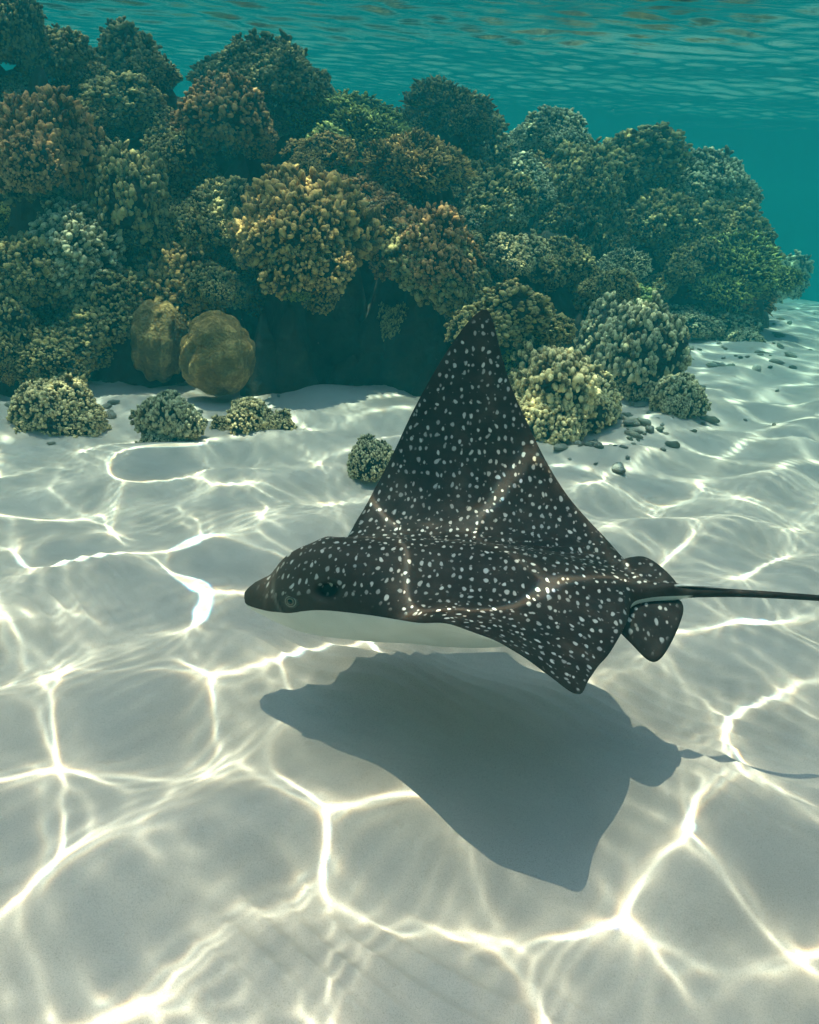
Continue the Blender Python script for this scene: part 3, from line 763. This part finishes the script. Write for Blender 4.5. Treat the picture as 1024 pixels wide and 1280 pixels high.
for sgn in (1, -1):
    rad = np.concatenate([np.linspace(0.02, 1, 22), np.linspace(1, 0.02, 22)[1:]])
    P2 = ctr + rad[:, None, None] * (oc - ctr)[None]
    r_ = np.repeat(rad[:, None], 90, 1); topf = np.concatenate([np.ones(22), -np.ones(21)])[:, None]
    y_ = P2[..., 1]; th_ = 0.0075 * np.sqrt(np.clip(1 - r_ ** 3, 0, 1)) * topf
    wavy = 0.004 * np.sin(P2[..., 0] * 55 + y_ * 20)
    z_ = (0.046 - 0.38 * y_ - 1.0 * y_ ** 2 if sgn > 0 else 0.048 + 0.30 * y_) + wavy * (y_ / 0.14) + th_
    if sgn < 0: y_ = y_ * 0.86
    W = RN + P2[..., :1] * ra + (sgn * y_)[..., None] * rn + z_[..., None] * ru - origin
    vv = np.concatenate([vv, W.reshape(-1, 3)])
    ff = grid_faces(43, 90, True); faces.append((ff if sgn < 0 else ff[:, ::-1]) + off); off += 43 * 90
    vplan.append(P2[..., 0].ravel()); vsp.append((sgn * P2[..., 1]).ravel())
    vun.append(np.where(topf < 0, 0.9, 0.0).repeat(90, 1).ravel()); vmg.append((0.08 * (1 - r_)).ravel())
nextra = 2 * 43 * 90 + 2
ex = lambda A: np.concatenate([A.ravel(), np.zeros(nextra)])
pl = np.concatenate(vplan); ps = np.concatenate(vsp)
me = build_mesh('body', vv, faces, {'plan': np.stack([pl, ps, np.zeros(len(pl))], -1), 'under': np.concatenate(vun), 'margin': np.concatenate(vmg), 'hole': ex(spir), 'groove': ex(groove)})
m_ray, nt, b, out = material('ray_skin')
pa = N(nt, 'ShaderNodeAttribute', attribute_name='plan'); ua = N(nt, 'ShaderNodeAttribute', attribute_name='under')
ma = N(nt, 'ShaderNodeAttribute', attribute_name='margin'); ha = N(nt, 'ShaderNodeAttribute', attribute_name='hole'); ga = N(nt, 'ShaderNodeAttribute', attribute_name='groove')
wob = N(nt, 'ShaderNodeTexNoise', i_Scale=26.0, i_Detail=2.0); L(nt, pa.outputs['Vector'], wob.inputs['Vector'])
wv = N(nt, 'ShaderNodeVectorMath', operation='SCALE'); wv.inputs['Scale'].default_value = 0.022; L(nt, wob.outputs['Color'], wv.inputs[0])
pv_ = N(nt, 'ShaderNodeVectorMath', operation='ADD'); L(nt, pa.outputs['Vector'], pv_.inputs[0]); L(nt, wv.outputs[0], pv_.inputs[1])
def spots(scale, r0, dr, seed_off, stretch=(1, 1, 1)):
    mp = N(nt, 'ShaderNodeMapping'); mp.inputs['Location'].default_value = seed_off; mp.inputs['Scale'].default_value = stretch
    L(nt, pv_.outputs[0], mp.inputs['Vector'])
    vo = N(nt, 'ShaderNodeTexVoronoi', voronoi_dimensions='2D', i_Scale=scale, i_Randomness=0.66); L(nt, mp.outputs[0], vo.inputs['Vector'])
    sepc = N(nt, 'ShaderNodeSeparateColor'); L(nt, vo.outputs['Color'], sepc.inputs[0])
    rad = math_n(nt, 'ADD', math_n(nt, 'MULTIPLY', sepc.outputs[0], dr), r0)
    e = math_n(nt, 'SUBTRACT', rad, vo.outputs['Distance'])
    n = N(nt, 'ShaderNodeMapRange', interpolation_type='SMOOTHSTEP'); n.inputs[1].default_value = -0.06; n.inputs[2].default_value = 0.05
    L(nt, e, n.inputs[0])
    br = math_n(nt, 'ADD', math_n(nt, 'MULTIPLY', sepc.outputs[1], 0.5), 0.5)
    return math_n(nt, 'MULTIPLY', n.outputs[0], br)
s1 = spots(36.0, 0.115, 0.075, (0, 0, 0), (1.2, 0.84, 1))
s2 = spots(47.0, -0.04, 0.18, (3.3, 1.7, 0), (1.0, 0.8, 1))
s_all = math_n(nt, 'MAXIMUM', s1, math_n(nt, 'MULTIPLY', s2, 0.55))
mfade = N(nt, 'ShaderNodeMapRange', interpolation_type='SMOOTHSTEP'); mfade.inputs[1].default_value = 0.006; mfade.inputs[2].default_value = 0.022
L(nt, ma.outputs['Fac'], mfade.inputs[0])
s_all = math_n(nt, 'MULTIPLY', s_all, mfade.outputs[0])
sx_ = N(nt, 'ShaderNodeSeparateXYZ'); L(nt, pa.outputs['Vector'], sx_.inputs[0])
tfade = N(nt, 'ShaderNodeMapRange'); tfade.inputs[1].default_value = 1.05; tfade.inputs[2].default_value = 1.035; L(nt, sx_.outputs[0], tfade.inputs[0])
nfade = N(nt, 'ShaderNodeMapRange'); nfade.inputs[1].default_value = 0.03; nfade.inputs[2].default_value = 0.10; L(nt, sx_.outputs[0], nfade.inputs[0])
s_all = math_n(nt, 'MULTIPLY', s_all, math_n(nt, 'MULTIPLY', tfade.outputs[0], nfade.outputs[0]))
mot = N(nt, 'ShaderNodeTexNoise', i_Scale=11.0, i_Detail=6.0, i_Roughness=0.65); L(nt, pa.outputs['Vector'], mot.inputs['Vector'])
skin = ramp(nt, mot.outputs['Fac'], [(0.3, (0.012, 0.008, 0.006)), (0.55, (0.030, 0.020, 0.015)), (0.75, (0.070, 0.045, 0.031))])
front = N(nt, 'ShaderNodeMapRange'); front.inputs[1].default_value = 0.34; front.inputs[2].default_value = 0.12; L(nt, sx_.outputs[0], front.inputs[0])
skc = mixc(nt, math_n(nt, 'MULTIPLY', front.outputs[0], 0.7), skin.outputs['Color'], (0.080, 0.056, 0.039))
skc = mixc(nt, ha.outputs['Fac'], skc, (0.006, 0.005, 0.004))
dors = mixc(nt, s_all, skc, (0.62, 0.60, 0.53))
dors = mixc(nt, math_n(nt, 'MULTIPLY', ga.outputs['Fac'], 0.4), dors, (0.35, 0.33, 0.28))
tob = N(nt, 'ShaderNodeTexCoord'); bel = N(nt, 'ShaderNodeTexNoise', i_Scale=9.0, i_Detail=4.0); L(nt, tob.outputs['Object'], bel.inputs['Vector'])
belc = ramp(nt, bel.outputs['Fac'], [(0.3, (0.70, 0.70, 0.64)), (0.7, (0.82, 0.82, 0.77))])
uw = math_n(nt, 'ADD', ua.outputs['Fac'], math_n(nt, 'MULTIPLY', math_n(nt, 'SUBTRACT', mot.outputs['Fac'], 0.5), 0.3))
um = N(nt, 'ShaderNodeMapRange', interpolation_type='SMOOTHSTEP'); um.inputs[1].default_value = 0.62; um.inputs[2].default_value = 0.85; L(nt, uw, um.inputs[0])
tl = math_n(nt, 'MULTIPLY', um.outputs[0], tfade.outputs[0])
L(nt, mixc(nt, tl, dors, belc.outputs['Color']), b.inputs['Base Color'])
b.inputs['Roughness'].default_value = 0.62; b.inputs['Specular IOR Level'].default_value = 0.14
fine = N(nt, 'ShaderNodeTexNoise', i_Scale=160.0, i_Detail=4.0); L(nt, pa.outputs['Vector'], fine.inputs['Vector'])
bp = N(nt, 'ShaderNodeBump', i_Strength=0.25, i_Distance=0.003); L(nt, fine.outputs['Fac'], bp.inputs['Height']); L(nt, bp.outputs['Normal'], b.inputs['Normal'])
eagle = bpy.data.objects.new('eagle_ray', None); COL.objects.link(eagle); eagle.location = origin
eagle.empty_display_size = 0.2
tag(eagle, 'dark brown white spotted eagle ray with one wing raised gliding over the sand', 'ray')
link('body', me, m_ray, eagle)

# eyes
m_eye, nt, b, out = material('ray_eye')
tc = N(nt, 'ShaderNodeAttribute', attribute_name='rim')
r = ramp(nt, tc.outputs['Fac'], [(0.0, (0.004, 0.004, 0.004)), (0.30, (0.006, 0.005, 0.004)), (0.38, (0.20, 0.16, 0.10)), (0.50, (0.13, 0.10, 0.06)), (0.60, (0.03, 0.022, 0.016)), (0.70, (0.34, 0.30, 0.23)), (0.78, (0.06, 0.045, 0.032)), (0.9, (0.11, 0.085, 0.06)), (1.0, (0.09, 0.068, 0.048))])
L(nt, r.outputs['Color'], b.inputs['Base Color']); b.inputs['Roughness'].default_value = 0.12
ntop = NNEAR + NFAR
for sgn in (1, -1):
    ok = (un < 0.45) & (yy * sgn > 0)
    d = (xx - 0.140) ** 2 + (zz - 0.046) ** 2 + (~ok) * 9
    i0 = np.unravel_index(d.argmin(), d.shape)
    cpt = np.array([xx[i0], yy[i0], zz[i0]])
    nrm = np.array([-0.25, sgn * 0.93, 0.28]); nrm /= np.linalg.norm(nrm)
    t1 = np.cross(nrm, [0, 0, 1]); t1 /= np.linalg.norm(t1); t2 = np.cross(t1, nrm)
    rr = np.linspace(0, 1, 15); an = np.arange(28) * 2 * math.pi / 28
    RR, AN = np.meshgrid(rr, an, indexing='ij')
    hgt = np.where(RR < 0.72, 0.0052 * np.sqrt(np.clip(1 - (RR / 0.80) ** 2, 0, 1)) + 0.002, 0.0052 * (1 - ((RR - 0.86) / 0.16) ** 2).clip(0, 1) - 0.002 * (RR > 0.95))
    vtx = cpt + 0.0195 * RR[..., None] * (np.cos(AN)[..., None] * t1 + 0.86 * np.sin(AN)[..., None] * t2) + hgt[..., None] * nrm
    w = RN + vtx[..., :1] * ra + vtx[..., 1:2] * rn + vtx[..., 2:3] * ru - origin
    me = build_mesh('eye', w.reshape(-1, 3), [grid_faces(15, 28, True)], {'rim': RR.ravel()})
    link('eye', me, m_eye, eagle)

# stinging barb lying along the top of the tail root
m_barb, nt, b, out = material('ray_barb'); b.inputs['Base Color'].default_value = (0.45, 0.44, 0.38, 1); b.inputs['Roughness'].default_value = 0.6
nz = N(nt, 'ShaderNodeTexNoise', i_Scale=60.0, i_Detail=4.0)
L(nt, ramp(nt, nz.outputs['Fac'], [(0.3, (0.30, 0.29, 0.25)), (0.7, (0.55, 0.54, 0.48))]).outputs['Color'], b.inputs['Base Color'])
xb = np.linspace(0.925, 1.13, 22); tt = np.linspace(0, 1, 22)
wb = 0.0062 * np.sqrt(np.clip(tt / 0.08, 0, 1)) * (1 - tt ** 1.6) + 0.0004
an = np.arange(8) * math.pi / 4
loc = np.stack([np.repeat(xb[:, None], 8, 1), 0.004 + wb[:, None] * np.cos(an), (ht_f(xb) + 0.0015 + 0.006 * tt)[:, None] + 0.55 * wb[:, None] * np.sin(an)], -1)
w = RN + loc[..., :1] * ra + loc[..., 1:2] * rn + loc[..., 2:3] * ru - origin
link('barb', build_mesh('barb', w.reshape(-1, 3), [grid_faces(22, 8, True)]), m_barb, eagle)

# specks drifting in the water
n = 170
P = np.stack([rng.uniform(-1.6, 1.8, n), rng.uniform(0.9, 4.5, n), rng.uniform(0.25, 2.1, n)], -1)
octa = np.array([(1, 0, 0), (-1, 0, 0), (0, 1, 0), (0, -1, 0), (0, 0, 1), (0, 0, -1)], float)
of = np.array([(0, 2, 4), (2, 1, 4), (1, 3, 4), (3, 0, 4), (2, 0, 5), (1, 2, 5), (3, 1, 5), (0, 3, 5)])
R_ = rng.uniform(0.0004, 0.0010, n)
vs = (P[:, None, :] + octa[None] * R_[:, None, None]).reshape(-1, 3)
m_sp, nt, b, out = material('speck'); b.inputs['Base Color'].default_value = (0.6, 0.6, 0.55, 1)
o = link('suspended_specks', build_mesh('suspended_specks', vs, [(of[None] + (np.arange(n) * 6)[:, None, None]).reshape(-1, 3)]), m_sp)
tag(o, 'tiny pale specks drifting in the clear water', 'specks', kind='stuff')
